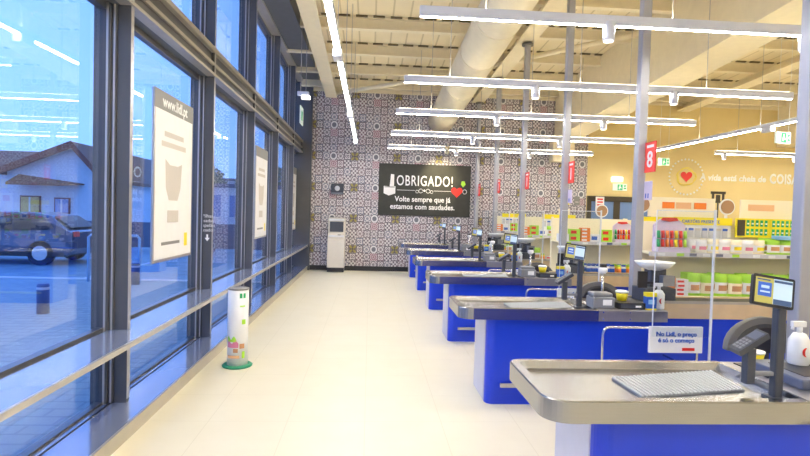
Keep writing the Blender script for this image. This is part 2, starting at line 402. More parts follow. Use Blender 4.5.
# ------------------------------------------------------------------ duct
d = thing('ventilation_duct', 'large round cream air duct running under the roof towards the patterned wall', 'air duct', (1.88, 0, 4.18))
n_ = 32
def dz(y): return .07*(YB-y)
MB().cyl((0, -3.8, dz(-3.8)), (0, YB-.05, 0), .355, n_).build('duct_body', 'creamb', d)
for y in (1.5, 4.0, 6.5, 8.2, 9.6, 11.5, 13.2): MB().cyl((0, y-.012, dz(y-.012)), (0, y+.012, dz(y+.012)), .362, n_).build('seam_band', 'cream', d)

# ------------------------------------------------------------------ LED lines
def head(x, y, z, m=None):
    m = m or MB(); return m
def light_line_x(x0, x1, y, label, spots, H=3.40, group=None):
    t = thing('linear_light', label, 'ceiling light', (x0, y, H), 0, group); L = x1-x0
    MB().box(0, -.035, .0, L, .035, .09).build('housing', 'whitem', t, bevel=.004)
    MB().box(.01, -.015, -.004, L-.01, .015, .0).build('diffuser', 'led', t)
    MB().box(.05, -.02, .09, L-.05, .02, .094).build('added_fill_strip', 'upfill', t)  # added glow on top of the housing, brightens the roof above
    k = .6
    while k < L:
        MB().cyl((k, 0, .07), (k, 0, HD(y)-.245-H), .005, 6).build('suspension_cable', 'frame_l', t); k += 1.75
    for s in spots:
        h = MB().lathe([(.045, .04), (.057, .03), (.052, -.13), (.045, -.135)], (s-x0, 0, 0), 16).build('spot_head', 'whitem', t)
        MB().lathe([(.042, -.136), (.042, -.142)], (s-x0, 0, 0), 16).build('lens', 'ledw', h)
    return t
def light_line_y(x, y0, y1, label, spots, H=3.40):
    t = thing('linear_light', label, 'ceiling light', (x, y0, H)); L = y1-y0
    MB().box(-.035, 0, 0, .035, L, .07).build('housing', 'whitem', t)
    MB().box(-.024, .01, -.006, .024, L-.01, 0).build('diffuser', 'led', t)
    MB().box(-.02, .05, .07, .02, L-.05, .074).build('added_fill_strip', 'upfill', t)  # same added ceiling-brightening glow along this line
    for k in range(1, int(L/1.9)+1):
        MB().cyl((0, k*1.9-.5, .07), (0, k*1.9-.5, HD(y0+k*1.9)-.05-H), .005, 6).build('suspension_cable', 'frame_l', t)
    for s in spots:
        h = MB().box(-.05, s-y0-.12, -.09, .05, s-y0+.12, .0).build('junction_box', 'whitem', t, bevel=.01)
    return t
names = ['nearest long white LED line crossing the picture above the first checkouts', 'second long white LED line from the camera crossing above the checkouts',
         'third white LED line from the camera crossing above the checkouts', 'fourth white LED line from the camera, in front of the patterned wall',
         'farthest white LED line of the rows, close above the chalkboard sign']
for i, y in enumerate((4.9, 7.1, 9.3, 11.5, 13.7)):
    light_line_x(.40, 5.72, y, names[i], [2.15, 4.05], H=(3.41, 3.34, 3.33, 3.28, 3.25)[i])
light_line_x(.43, 5.5, 2.6, 'white LED line overhead just beyond the top edge of the view', [])
light_line_x(.43, 5.5, .3, 'white LED line overhead beside the camera', [])
light_line_x(.43, 5.5, -2.0, 'white LED line overhead behind the camera', [])
light_line_y(-.40, -3, 14.2, 'long bright LED line running away along the window side', [6.05, 9.8, 13.6])
light_line_y(7.3, -3, 14.0, 'long LED line running away along the right side above the racks', [6, 9.6])
light_line_x(9.0, 13.6, 13.7, 'thin LED line in front of the ochre wall lettering', [9.25, 11.2])
light_line_x(9.3, 13.4, 9.3, 'LED line on the far right over the sales floor', [])
light_line_x(8.3, 13.4, 4.9, 'nearer LED line on the far right over the sales floor', [])
def track_spot(x, y, z, label):
    t = thing('spotlight', label, 'spotlight', (x, y, z))
    MB().box(-.11, -.05, -.05, .11, .05, .03).build('body', 'whitem', t, bevel=.01)
    MB().box(-.03, -.06, -.11, .13, .06, -.05).build('lamp_head', 'ledw', t)
    for dx in (-.05, .05): MB().cyl((dx, 0, .03), (dx, 0, HD(y)-.03-z), .006, 6).build('suspension_cable', 'frame_l', t)
track_spot(-1.34, 10.6, 3.88, 'small white floodlight hanging on two cables beside the upper windows')
# spot on the sign
sh = thing('spotlight', 'cream spotlight aimed at the chalkboard sign', 'spotlight', (1.9, 13.55, 3.32))
MB().cyl((0, 0, 0), (0, .1, -.16), .055, 14).build('lamp_head', 'cream', sh)
MB().cyl((0, 0, 0), (0, 0.1, .08), .015, 8).build('bracket', 'white', sh)
ld = bpy.data.lights.new('sign_spot', 'SPOT'); ld.energy = 45; ld.color = (1, .85, .5); ld.spot_size = 1.05; ld.spot_blend = .8; ld.shadow_soft_size = .03
lo = bpy.data.objects.new('sign_spot', ld); COL.objects.link(lo); lo.parent = sh; lo.location = (0, .12, -.2)
lo.rotation_euler = Vector((0, 1.1, -.5)).to_track_quat('-Z', 'Y').to_euler()

# ------------------------------------------------------------------ poles + lane signs
YF = [2.27, 4.54, 6.80, 9.05, 11.30, 13.55]
ordn = ['nearest checkout', 'second checkout from the camera', 'third checkout from the camera', 'fourth checkout from the camera', 'fifth checkout from the camera', 'farthest checkout by the patterned wall']
for i, yf in enumerate(YF):
    y = yf+1.20
    t = thing('support_pole', 'tall pale grey ceiling pole standing behind the ' + ordn[i], 'pole', (2.92, y, 0))
    MB().prism(rounded([(-.05, -.05, .015), (.05, -.05, .015), (.05, .05, .015), (-.05, .05, .015)], 3), 0.01, HD(y)-.46).build('shaft', 'pole', t)
    MB().lathe([(.11, HD(y)-.50), (.11, HD(y)-.46)], n=20).build('top_plate', 'mid', t)
    MB().box(-.08, -.08, 0, .08, .08, .01).build('foot_plate', 'pole', t)
    if i > 0:
        z = 2.15
        s = thing('lane_sign', 'red lane number sign hanging on the pole of the ' + ordn[i], 'sign', (2.95, y-.06, z), -PI/2)
        MB().box(0, 0, 0, .2, .008, .31).build('panel', 'redlit', s)
        MB().box(-.006, -.002, -.006, 0, .01, .316).box(.2, -.002, -.006, .206, .01, .316).box(0, -.002, .31, .2, .01, .316).box(0, -.002, -.006, .2, .01, 0).build('bright_border', 'red', s)
        MB().box(.03, -.0025, .255, .17, 0, .285).build('top_line', 'chalk', s)
        text('numeral', '8' if i == 1 else '1', .24, 'chalk', s, (.1, -.003, .05), bold=.004)
        MB().box(-.02, -.004, .12, 0, .012, .16).build('clamp', 'pole', s)
        if i in (1, 2):
            s = thing('notice', 'small lilac notice under the red lane sign of the ' + ['', 'second', 'third'][i] + ' checkout', 'notice', (2.95, y-.06, z-.30), -PI/2)
            MB().box(0, 0, 0, .16, .008, .2).build('sheet', 'lilac', s)
            MB().box(.03, -.0015, .02, .05, 0, .07).box(.08, -.0015, .02, .1, 0, .07).build('print', 'bluep', s)

# ------------------------------------------------------------------ checkout counters
def counter(i, yf):
    t = thing('checkout_counter', 'stainless topped blue checkout counter, ' + ['the nearest one', 'second from the camera', 'third from the camera', 'fourth from the camera', 'fifth from the camera', 'the farthest one before the patterned wall'][i], 'checkout', (0, yf, 0))
    O = rounded([(.785, 0, .12), (2.0, 0, 0), (2.0, .68, 0), (.785, .68, .07)], 8)
    def inset(d): return rounded([(.785+d, d, .12-d*.6), (2.0-d*.3, d, 0), (2.0-d*.3, .68-d, 0), (.785+d, .68-d, max(.02, .07-d*.6))], 8)
    def at(p, z): return [(x, y, z) for x, y in p]
    m = MB(); L = [at(inset(.03), .75), at(O, .75), at(O, .844), at(inset(.006), .85), at(inset(.05), .85), at(inset(.066), .815)]
    m.ring(L, cap=True); o = m.build('tray_top', 'steel', t)
    R = rounded([(1.045, .06, .07), (2.62, .06, 0), (2.62, .62, 0), (1.045, .62, .04)], 6)
    m = MB().prism(R, .0, .75); m.build('base', 'blue', t)
    m = MB().box(1.039, .14, .01, 1.045, .58, .745); m.build('end_panel', 'endp', t)
    MB().box(1.16, .0, .165, 2.3, .03, .195).box(1.3, .03, .17, 1.34, .06, .19).box(2.1, .03, .17, 2.14, .06, .19).build('kick_rail', 'alu_edge', t)
    # ribbed mat, slightly turned
    P = [Vector((1.28, .142)), Vector((1.865, .255)), Vector((1.905, .573)), Vector((1.27, .43))]
    m = MB(); m.ring([[(p.x, p.y, .8155) for p in P], [(p.x, p.y, .822) for p in P]])
    gm = m.build('ribbed_mat', 'matdk', t)
    m = MB(); nn = 26
    for k in range(nn):
        f0 = (k+.2)/nn; f1 = (k+.65)/nn
        a0, a1 = P[0].lerp(P[1], f0), P[0].lerp(P[1], f1); b0, b1 = P[3].lerp(P[2], f0), P[3].lerp(P[2], f1)
        m.ring([[(p.x, p.y, .822) for p in (a0, a1, b1, b0)], [(p.x, p.y, .828) for p in (a0, a1, b1, b0)]])
    m.build('rib', 'mattex', gm)
    # scanner section
    m = MB().box(2.002, 0, .75, 2.62, .68, .845).box(2.002, .02, .845, 2.62, .66, .85)
    sc = m.build('scanner_section', 'steel_d', t, bevel=.003)
    MB().box(2.06, .36, .85, 2.56, .62, .856).build('scanner_glass', 'black', sc)
    m = MB()
    for x in (2.04, 2.28):
        for z in (.77, .83): m.cyl((x, -.004, z), (x, .0, z), .007, 8)
    m.build('screw', 'chrome', sc)
    # conveyor
    m = MB().box(2.622, .44, .70, 5.4, .47, .85).box(2.622, .87, .70, 5.4, .90, .85).box(5.37, .47, .70, 5.4, .87, .85)
    cv = m.build('conveyor_frame', 'trimw', t, bevel=.003)
    MB().box(2.622, .47, .78, 5.37, .87, .838).build('belt', 'black', cv)
    MB().box(2.622, .46, 0, 5.35, .88, .70).build('conveyor_base', 'blue', t)
    MB().box(2.63, .435, .845, 5.38, .45, .87).build('side_lip', 'alu_edge', cv)
    # bent rail in front of the blue panel
    m = MB(); pts = [(2.0, -.09, .02), (2.0, -.09, .60)] + [(x, -.09, z) for x, z in arc(2.06, .66, .06, PI, PI/2, 5)] + [(2.84, -.09, .72), (2.84, -.09, .02)]
    m.tube(pts, .011, 8).tube([(2.0, -.09, .35), (2.0, .06, .35)], .008, 6).tube([(2.84, -.09, .35), (2.84, .44, .35)], .008, 6).build('bent_rail', 'chrome', t)
    return t
for i, yf in enumerate(YF): counter(i, yf)

# display pole with card terminal
def display(i, yf):
    t = thing('customer_display', 'charcoal pole with tilted screen and card reader on the ' + ordn[i], 'display', (1.94, yf+(.30 if i else .15), .815))
    m = MB().prism(rounded([(-.022, -.022, .008), (.022, -.022, .008), (.022, .022, .008), (-.022, .022, .008)], 2), .0, .50).box(-.04, -.04, 0, .04, .04, .012)
    m.build('pole', 'dark', t)
    a = MB().box(-.13, -.012, .11, -.02, .012, .13).build('arm', 'grey', t, bevel=.003)
    MB().prism(rounded([(-.14-.022, -.022, .006), (-.14+.022, -.022, .006), (-.14+.022, .022, .006), (-.14-.022, .022, .006)], 2), .075, .24).build('arm_post', 'dark', t)
    # terminal
    m = MB(); m.xf = Matrix.Translation((-.15, -.01, .27)) @ Matrix.Rotation(math.radians(-32), 4, 'Y') @ Matrix.Rotation(math.radians(8), 4, 'X') @ Matrix.Scale(.82, 4)
    m.box(-.10, -.042, -.018, .10, .042, .016); m.mi(1).box(.02, -.034, .016, .085, .034, .019); m.mi(2)
    for r in range(4):
        for c in range(3): m.box(-.08+r*.022, -.03+c*.022, .016, -.064+r*.022, -.014+c*.022, .021)
    m.build('card_reader', ['dark', 'slate', 'grey'], t)
    # monitor
    X = Matrix.Translation((-.07, -.045, .515)) @ Matrix.Scale(.92, 4) @ Matrix.Rotation(math.radians(-10), 4, 'Z') @ Matrix.Rotation(math.radians(8), 4, 'Y') @ Matrix.Rotation(math.radians(-12), 4, 'X')
    m = MB(); m.xf = X; m.prism(rounded([(-.10, -.078, .01), (.10, -.078, .01), (.10, .078, .01), (-.10, .078, .01)], 3), 0, .022, 'y')
    mo = m.build('monitor', 'black', t)
    m = MB(); m.xf = X
    m.mi(0).box(-.088, -.003, -.064, -.002, 0, .064); m.mi(1).box(-.076, -.005, -.03, -.012, -.003, .04)
    m.mi(2).box(-.002, -.003, -.064, .088, 0, .064); m.mi(3).box(0, -.005, .046, .086, -.003, .058).box(0, -.005, -.064, .086, -.003, -.038).box(-.082, -.005, .05, -.02, -.003, .056)
    m.mi(2).box(-.062, -.007, .01, -.024, -.005, .024).box(-.066, -.007, -.012, -.02, -.005, -.004)
    m.build('screen', ['scr_y', 'scr_b', 'scr_l', 'scr_d'], mo)
    m = MB(); m.cyl((-.06, -.02, .49), (0, 0, .49), .02, 8); m.build('bracket', 'dark', t)
for i, yf in enumerate(YF): display(i, yf)

# cashier chairs
def chair(i, yf):
    t = thing('office_chair', 'grey round backed cashier chair behind the ' + ordn[i], 'chair', (2.79 if i == 0 else 2.58, yf+1.36, 0), PI); t.scale.x = 1.16
    m = MB()
    L = []
    def back(scale, yy, ins):
        pts = []
        for x, z in arc(0, .82, 1, PI, 0, 14): pts.append((x*(.235-ins), z))
        return pts
    outer = [(-.235, .745)] + [(.235*math.cos(a), .76+.22*math.sin(a)) for a in [PI-PI*k/14 for k in range(15)]] + [(.235, .745)]
    inner = [(x*.8, .745+(z-.745)*.78+.012) for x, z in outer]
    m.ring([[(x, -.03, z) for x, z in inner], [(x, -.05, z) for x, z in [(x*.93, .745+(z-.745)*.94) for x, z in outer]], [(x, -.02, z) for x, z in outer], [(x, .03, z) for x, z in outer]], smooth=True)
    m.build('backrest', 'mid', t)
    MB().ring([[(x, -.034, z) for x, z in inner], [(x*.97, -.055, z*.995) for x, z in inner]]).build('back_pad', 'black', t)
    MB().ring([[(x*.97, .045, z*.97) for x, z in inner], [(x, .028, z) for x, z in inner]]).build('back_shell', 'black', t)
    MB().prism(rounded([(-.18, -.38, .07), (.18, -.38, .07), (.18, .0, .07), (-.18, .0, .07)], 5), .46, .54).build('seat', 'black', t, bevel=.015)
    MB().box(-.03, .0, .46, .03, .03, .8).build('back_support', 'dark', t)
    MB().cyl((0, -.21, .1), (0, -.21, .46), .025, 12).build('gas_column', 'chrome', t)
    for k in range(5):
        a = 2*PI*k/5; c, s = math.cos(a), math.sin(a)
        l = MB().cyl((0, -.21, .11), (c*.17, -.21+s*.17, .07), .022, 8, .014).build('leg', 'dark', t)
        MB().cyl((c*.17-.012*s, -.21+s*.17+.012*c, .028), (c*.17+.012*s, -.21+s*.17-.012*c, .028), .028, 12).build('caster', 'black', l)
    if i:
        for c in t.children:
            if c.name.startswith('back_') or c.name.startswith('backrest'): c.location.z -= .05
for i in range(5): chair(i, YF[i])

# clutter per till
def clutter(i, yf):
    far = 'on the ' + ordn[i]
    if i > 0:
        t = thing('receipt_printer', 'grey receipt printer with white label ' + far, 'printer', (2.07, yf+.13, .85))
        MB().box(-.10, -.07, 0, .10, .09, .10).box(-.09, -.05, .10, .09, .09, .135).build('body', 'grey', t, bevel=.012)
        MB().box(-.01, -.073, .03, .07, -.07, .08).build('paper_label', 'white', t)
        t = thing('cash_drawer', 'low black cash drawer ' + far, 'cash drawer', (2.32, yf+.13, .85))
        MB().box(-.12, -.08, 0, .12, .16, .055).build('body', 'black', t, bevel=.004)
        MB().box(-.10, -.083, .01, .10, -.08, .045).build('drawer_front', 'dark', t); MB().box(.03, -.086, .018, .08, -.083, .034).build('tag', 'paper', t)
        t = thing('tub', 'yellow tub with white lid on the cash drawer ' + far, 'tub', (2.30, yf+.21, .905))
        MB().lathe([(.04, 0), (.055, .07)], n=16).build('body', 'yel', t); MB().lathe([(.058, .07), (.058, .085), (.045, .09)], n=16).build('lid', 'white', t)
        t = thing('carton', 'blue and yellow carton standing ' + far, 'carton', (2.49, yf+.07, .85))
        m = MB().box(-.045, -.03, 0, .045, .03, .14); m.mi(1).box(-.046, -.031, .115, .046, .031, .15).box(-.046, -.031, 0, .046, .031, .012); m.mi(2).box(-.03, -.033, .05, .03, -.03, .09)
        m.build('box', ['bluep', 'yel', 'sky'], t)
        t = thing('desk_pole', 'thin chrome pole with white cap ' + far, 'pole', (2.165, yf+.32, .85))
        MB().cyl((0, 0, 0), (0, 0, .30), .012, 10).build('tube', 'chrome', t); MB().lathe([(.02, .28), (.04, .30), (.04, .33), (.02, .34)], n=14).build('cap', 'white', t)
        MB().box(-.025, -.02, .34, .025, .02, .37).build('reader', 'black', t)
        t = thing('weighing_scale', 'dark checkout scale with white bowl top ' + far, 'scale', (2.84, yf+.66, .838))
        MB().box(-.16, -.13, 0, .16, .13, .14).box(-.06, -.05, .14, .10, .09, .32).build('body', 'dark', t, bevel=.01)
        MB().lathe([(.05, .30), (.14, .335), (.19, .385), (.185, .39), (.13, .345), (.04, .32)], n=24).build('pan', 'white', t)
        MB().box(-.22, -.12, .14, -.13, -.10, .30).box(-.13, -.115, .18, -.06, -.105, .2).build('display_panel', 'black', t)
        MB().box(.02, -.135, .16, .14, -.06, .26).build('keypad', 'grey', t)
    t = thing('spray_bottle', 'white pump bottle with red mark ' + far, 'bottle', (2.29, yf+.44, .90))
    if i: t.location = (2.40-.0, yf+.30, .885)
    if i: t.location = (2.59, yf+.11, .85)
    MB().lathe([(.045, 0), (.05, .01), (.05, .13), (.03, .165), (.016, .17)], n=18).build('bottle_body', 'white', t)
    MB().cyl((0, 0, .17), (0, 0, .20), .014, 10).build('neck', 'white', t)
    m = MB().box(-.045, -.012, .20, .03, .012, .23).box(-.045, -.008, .185, -.035, .008, .20); m.build('trigger_head', 'white', t, bevel=.003)
    m = MB(); P = [(.02*math.cos(a), .075+.024*math.sin(a)) for a in [PI/2+PI*k/8 for k in range(9)]] + [(.008*math.cos(a), .075+.02*math.sin(a)) for a in [3*PI/2-PI*k/8 for k in range(9)]]
    m.prism(P, -.053, -.049, 'y'); m.build('crescent_mark', 'red', t)
for i, yf in enumerate(YF[:5]): clutter(i, yf)
t = thing('tub', 'yellow tub beside the pump bottle on the nearest checkout', 'tub', (2.16, YF[0]+.60, .85))
MB().lathe([(.04, 0), (.055, .07)], n=16).build('body', 'yel', t); MB().lathe([(.058, .07), (.058, .08)], n=16).build('lid', 'white', t)
t = thing('scanner_box', 'low slate blue scanner housing at the right end of the nearest checkout', 'scanner', (2.08, YF[0]+.16, .85))
MB().box(0, 0, 0, .5, .38, .05).build('housing', 'slate', t, bevel=.008); MB().box(.06, .06, .05, .44, .3, .053).build('scan_glass', 'black', t)
t = thing('bucket', 'slate blue round bin beside the pump bottle on the nearest checkout', 'bin', (2.52, YF[0]+.58, .85))
MB().lathe([(.06, 0), (.085, .05), (.09, .12), (.08, .125)], n=20).build('shell', 'slate', t)

# price signs on the bent rails
for i in (1, 2, 3):
    t = thing('price_sign', 'white sign with blue text on the rail before the ' + ordn[i], 'sign', (2.39, YF[i]-.12, .515))
    MB().box(0, -.012, 0, .47, .012, .225).build('panel', 'white', t, bevel=.003)
    if i < 3:
        text('lettering', 'No Lidl, o preço\né só o começo', .053, 'bluep', t, (.235, -.014, .145), bold=.0012)
        MB().box(.29, -.014, .02, .40, -.012, .045).build('red_bar', 'red', t)

# acrylic guards
for i in (1, 2, 3, 4):
    t = thing('acrylic_guard', 'clear acrylic screen standing at the ' + ordn[i], 'screen', (2.40, YF[i]-.16, 0))
    MB().box(0, 0, .66, .50, .008, 1.72).build('sheet', 'acryl', t)
    MB().box(-.004, -.002, .66, .0, .01, 1.72).box(.50, -.004, .0, .515, .012, 1.74).box(0, -.002, 1.72, .5, .01, 1.728).build('edge_profile', 'acryl_e', t)

# ------------------------------------------------------------------ racks with goods
def bag(mats, w=.17, h=.22, d=.09):
    m = MB(); nx, nz = 6, 8; vs = []; fs = []; mi = []
    for side in (-1, 1):
        for a in range(nz+1):
            for b in range(nx+1):
                u = b/nx*2-1; v = a/nz*2-1
                th = d/2*max(0, (1-u*u))**.45*max(0, (1-v**4))**.6
                vs.append((u*w/2*(1-.06*(1-v*v)), side*th, (v+1)/2*h))
    n1 = (nz+1)*(nx+1)
    for s in range(2):
        for a in range(nz):
            for b in range(nx):
                q = s*n1+a*(nx+1)+b; f = (q, q+1, q+nx+2, q+nx+1); fs.append(f if s == 0 else tuple(reversed(f)))
                vv = (a+.5)/nz
                mi.append(0 if vv > .62 else (2 if (vv < .5 and vv > .2 and 1 <= b <= nx-2 and s == 0) else (0 if vv < .15 else 1)))
    m.add(vs, fs, True); m.m = mi
    return m.build('pack', mats, recalc=False)
def jar(mats):
    m = MB(); m.lathe([(.035, 0), (.04, .01), (.04, .12), (.03, .135)], n=14); m.mi(1).lathe([(.033, .135), (.033, .16)], n=14); m.mi(2).lathe([(.041, .03), (.041, .1)], n=14)
    return m.build('jar', mats)
def pbox(mats, w=.12, h=.05, d=.1):
    m = MB().box(-w/2, -d/2, 0, w/2, d/2, h); m.mi(1).box(-w/2*.8, -d/2-.001, h*.25, w/2*.3, -d/2, h*.75)
    return m.build('packet', mats)
PROTO = {
    'cream_bag': (lambda: bag(['cardb', 'white', 'yel'], .15, .21), 'snack_bag', 'snack bag', .13),
    'green_bag': (lambda: bag(['lime', 'white', 'bread'], .17, .235), 'snack_bag', 'snack bag', .145),
    'white_bag': (lambda: bag(['white', 'paper', 'pink'], .15, .20), 'snack_bag', 'snack bag', .13),
    'salad_bag': (lambda: bag(['lime', 'cardb', 'bread'], .19, .225, .1), 'snack_bag', 'snack bag', .17),
    'orange_pack': (lambda: pbox(['orange', 'white'], .15, .055), 'packet', 'packet', .16),
    'red_pack': (lambda: pbox(['white', 'red'], .15, .05), 'packet', 'packet', .16),
    'lime_pack': (lambda: pbox(['lime', 'red'], .17, .10), 'packet', 'packet', .18),
    'blue_pack': (lambda: pbox(['white', 'bluep'], .17, .12), 'packet', 'packet', .18),
    'bottle_blue': (lambda: jar(['white', 'bluep', 'bluep']), 'bottle', 'bottle', .075),
    'jar_yellow': (lambda: jar(['yel', 'lime', 'orange']), 'jar', 'jar', .085),
}
desc = {'cream_bag': 'cream topped white snack bag', 'green_bag': 'lime topped white snack bag', 'white_bag': 'white snack bag with pink print', 'salad_bag': 'cream snack bag with lime top', 'orange_pack': 'flat orange packet', 'red_pack': 'flat white packet with red print',
        'lime_pack': 'lime green packet with red print', 'blue_pack': 'white packet with blue print', 'bottle_blue': 'white bottle with blue cap', 'jar_yellow': 'yellow jar with lime lid'}
_made = {}
def put(kind, loc, where, rz=0, sz=1):
    g = desc[kind] + 's ' + where
    if kind not in _made:
        o = PROTO[kind][0](); _made[kind] = o; o.name = PROTO[kind][1]
    else:
        o = _made[kind].copy(); COL.objects.link(o)
    o.location = loc; o.rotation_euler = (0, 0, rz); o.scale = (1, 1, sz)
    o['label'] = desc[kind] + ' ' + where; o['category'] = PROTO[kind][2]; o['group'] = g
    return o
rk = ['nearest goods rack', 'second goods rack', 'third goods rack', 'farthest goods rack']
def row(kinds, x0, x1, y, z, where, stack=1):
    x = x0; k = 0
    while True:
        kd = kinds[k % len(kinds)]; w = PROTO[kd][3]
        if x+w > x1: break
        hh = {'orange_pack': .056, 'red_pack': .051, 'lime_pack': .101, 'blue_pack': .121}.get(kd)
        for s in range(stack if hh else 1):
            if hh and hh*(s+1) > .24: break
            put(kd, (x+w/2, y+random.uniform(-.006, .006), z+(hh or 0)*s), where, random.uniform(-.05, .05), 1 if hh or 'bag' not in kd else (.82 if z > 1 else 1.18))
        x += w+(.018 if 'bag' in kd else .004); k += 1
def rack(i, y, x0, x1, plan):
    nm = rk[i]
    t = thing('goods_rack', 'cream metal goods rack, the ' + nm, 'rack', (x0, y, 0)); L = x1-x0
    MB().box(0, .20, 0, L, .22, 1.62).build('back_panel', 'rackm', t)
    MB().box(0, -.18, 0, L, .20, .12).build('plinth', 'rackm', t)
    for x in (0, L/2, L-.03): MB().box(x, .22, 0, x+.03, .25, 1.64).build('upright', 'rackm', t)
    for z in (.30, .72, 1.25):
        s = MB().box(0, -.16, z-.02, L, .20, z).build('shelf', 'rackm', t)
        MB().box(0, -.178, z-.045, L, -.16, z+.006).build('price_rail', 'rail', s)
        k = .1
        m = MB()
        while k < L-.15:
            m.mi(random.choice([0, 1, 1, 2])).box(k, -.1795, z-.038, k+.09, -.178, z-.004); k += random.uniform(.14, .3)
        m.build('price_tag', ['lime', 'white', 'slate'], s)
    for z, segs in plan.items():
        for (a, b, kinds, st) in segs:
            row(kinds, x0+a, x0+b, y-.07, z+.0005, 'on the %s shelf of the %s' % ('upper' if z > 1 else 'middle', nm), st)
            if st == 1 and z in (.72, 1.25) and not kinds[0].endswith('pack'):
                row(kinds, x0+a, x0+b, y+.08, z+.0005, 'on the %s shelf of the %s' % ('upper' if z > 1 else 'middle', nm), st)
    return t
G, Wb, Sb = 'green_bag', 'white_bag', 'salad_bag'
rack(0, 6.45, 3.36, 6.4, {1.25: [(.64, 1.55, [Wb, 'cream_bag'], 1), (1.56, 3.0, [G, G, Sb], 1)], .72: [(.05, .56, ['red_pack', 'orange_pack', 'red_pack'], 4), (.56, 3.0, [G, Sb], 1)]})
rack(1, 8.68, 3.05, 5.6, {1.25: [(.0, .9, ['blue_pack', 'lime_pack', 'orange_pack'], 4), (1.32, 2.5, ['orange_pack', 'lime_pack', 'blue_pack'], 4)], .72: [(.1, .5, ['red_pack', 'lime_pack'], 3), (.5, 1.0, ['bottle_blue'], 1), (1.0, 2.7, ['jar_yellow', 'bottle_blue', 'jar_yellow'], 1)]})
rack(2, 10.93, 3.1, 5.4, {1.25: [(.0, 2.4, ['orange_pack', 'lime_pack', 'blue_pack', G, 'lime_pack'], 3)], .72: [(.0, 2.4, ['jar_yellow', 'red_pack', G], 2)]})
rack(3, 13.18, 3.1, 5.2, {1.25: [(.0, 2.2, ['orange_pack', 'blue_pack', 'lime_pack'], 3)], .72: [(.0, 2.2, ['lime_pack', 'jar_yellow', G], 2)]})

# displays on top of the racks
def banner(x0, x1, y, where, big=True):
    t = thing('gift_card_display', 'white hook panel under a yellow banner ' + where, 'card display', (x0, y, 1.25))
    L = x1-x0
    MB().box(0, .165, .0, L, .185, .34).build('hook_panel', 'white', t)
    b = MB().box(0, .145, .34, L, .165, .435).build('banner', 'yel', t)
    if big: text('lettering', 'CARTÕES PRESENTE', .055, 'bluep', b, (L*.45, .144, .365), bold=.001)
    for k in range(int(L/.09)):
        c = MB().box(k*.09+.01, .150, .18, k*.09+.075, .155, .30); c.mi(1).box(k*.09+.01, .148, .27, k*.09+.075, .150, .30); c.mi(2).box(k*.09+.01, .15, .1, k*.09+.075, .155, .16)
        c.build('gift_card', ['rail', 'bluep' if k % 3 else 'pgrey', 'white'], t)
banner(3.84, 4.60, 6.45, 'on the nearest goods rack')
banner(4.4, 5.2, 8.68, 'on the second goods rack from the camera', False)
banner(3.6, 4.3, 10.93, 'on the third goods rack from the camera', False)
banner(3.3, 3.9, 13.18, 'on the farthest goods rack', False)
t = thing('card_display', 'orange panel of small green bottle cards on the nearest goods rack', 'card display', (4.62, 6.45, 1.45))
MB().box(0, .09, 0, .78, .12, .24).build('panel', 'yel', t)
for r in range(2):
    for c in range(10):
        m = MB().box(.13+c*.06+(.04 if c > 4 else 0), .085, .03+r*.11, .165+c*.06+(.04 if c > 4 else 0), .09, .11+r*.11); m.mi(1).box(.135+c*.06+(.04 if c > 4 else 0), .083, .055+r*.11, .16+c*.06+(.04 if c > 4 else 0), .085, .075+r*.11)
        m.build('card', ['green', 'white'], t)
MB().box(.01, .085, .02, .11, .09, .22).build('dark_card', 'doorf', t)
t = thing('light_blue_carton', 'pale blue tray lying on the upper right bags of the nearest goods rack', 'tray', (5.0, 6.31, 1.435))
MB().box(0, .0, 0, .42, .12, .05).build('tray', 'sky', t, bevel=.004)
# candy display
def candy(x, y, where, s=1):
    t = thing('candy_display', 'lilac candy display stand with red topper ' + where, 'candy display', (x, y, 1.251)); t.scale = (s, s, s)
    m = MB().prism([(-.2, 0), (.2, 0), (.2, .33), (.08, .42), (-.12, .40), (-.2, .33)], .02, .05, 'y'); m.build('back_card', 'lilac', t)
    m = MB().prism([(-.10, .42), (.08, .42), (.10, .385), (-.02, .37), (-.12, .39)], .005, .015, 'y'); m.build('topper', 'red', t)
    m = MB().box(-.2, -.1, 0, .2, .02, .06).box(-.2, -.02, .06, .2, .02, .18); m.build('tray', 'lilac', t)
    for r in range(2):
        for k in range(7):
            mm = ['green', 'red', 'orange', 'red', 'yel', 'red', 'lime'][k]
            MB().cyl((-.17+k*.056, -.045+r*.001, .065+r*.105), (-.17+k*.056, -.03, .155+r*.105), .02, 8).build('candy_roll', mm, t)
candy(3.68, 6.40, 'on the nearest goods rack')
candy(4.15, 8.62, 'on the second goods rack from the camera', .8)
# stack of orange packs left of candy display is on the shelf; board toppers
def topper(x0, x1, y, z, label, pans):
    t = thing('topper_board', label, 'sign board', (x0, y, z)); L = x1-x0
    MB().box(0, .20, -.08, L, .22, .17).build('board', 'cardb', t)
    for (a, b, m) in pans: MB().box(a, .195, .03, b, .20, .11).build('picture', m, t)
topper(3.52, 4.40, 6.45, 1.76, 'cream board with orange pictures on top of the nearest goods rack', [(.18, .34, 'orange'), (.36, .56, 'peach'), (.60, .76, 'orange')])
topper(4.74, 5.5, 6.45, 1.76, 'cream board with one long peach picture on the right of the nearest goods rack', [(.1, .45, 'peach')])
def disc(x, y, z, r, label):
    t = thing('round_board', label, 'sign board', (x, y, z))
    m = MB(); m.prism([(r*math.cos(2*PI*k/28), r*math.sin(2*PI*k/28)) for k in range(28)], -.006, .006, 'y'); m.build('disc', 'brown', t)
    MB().prism([(r*1.22*math.cos(2*PI*k/28), r*1.22*math.sin(2*PI*k/28)) for k in range(28)], .008, .016, 'y').build('white_ring', 'white', t)
    MB().box(-.015, .018, -r-.4, .015, .034, r*.5).build('stick', 'white', t)
disc(3.45, 6.655, 1.83, .085, 'round brown board with white rim left of the cream board on the nearest rack')
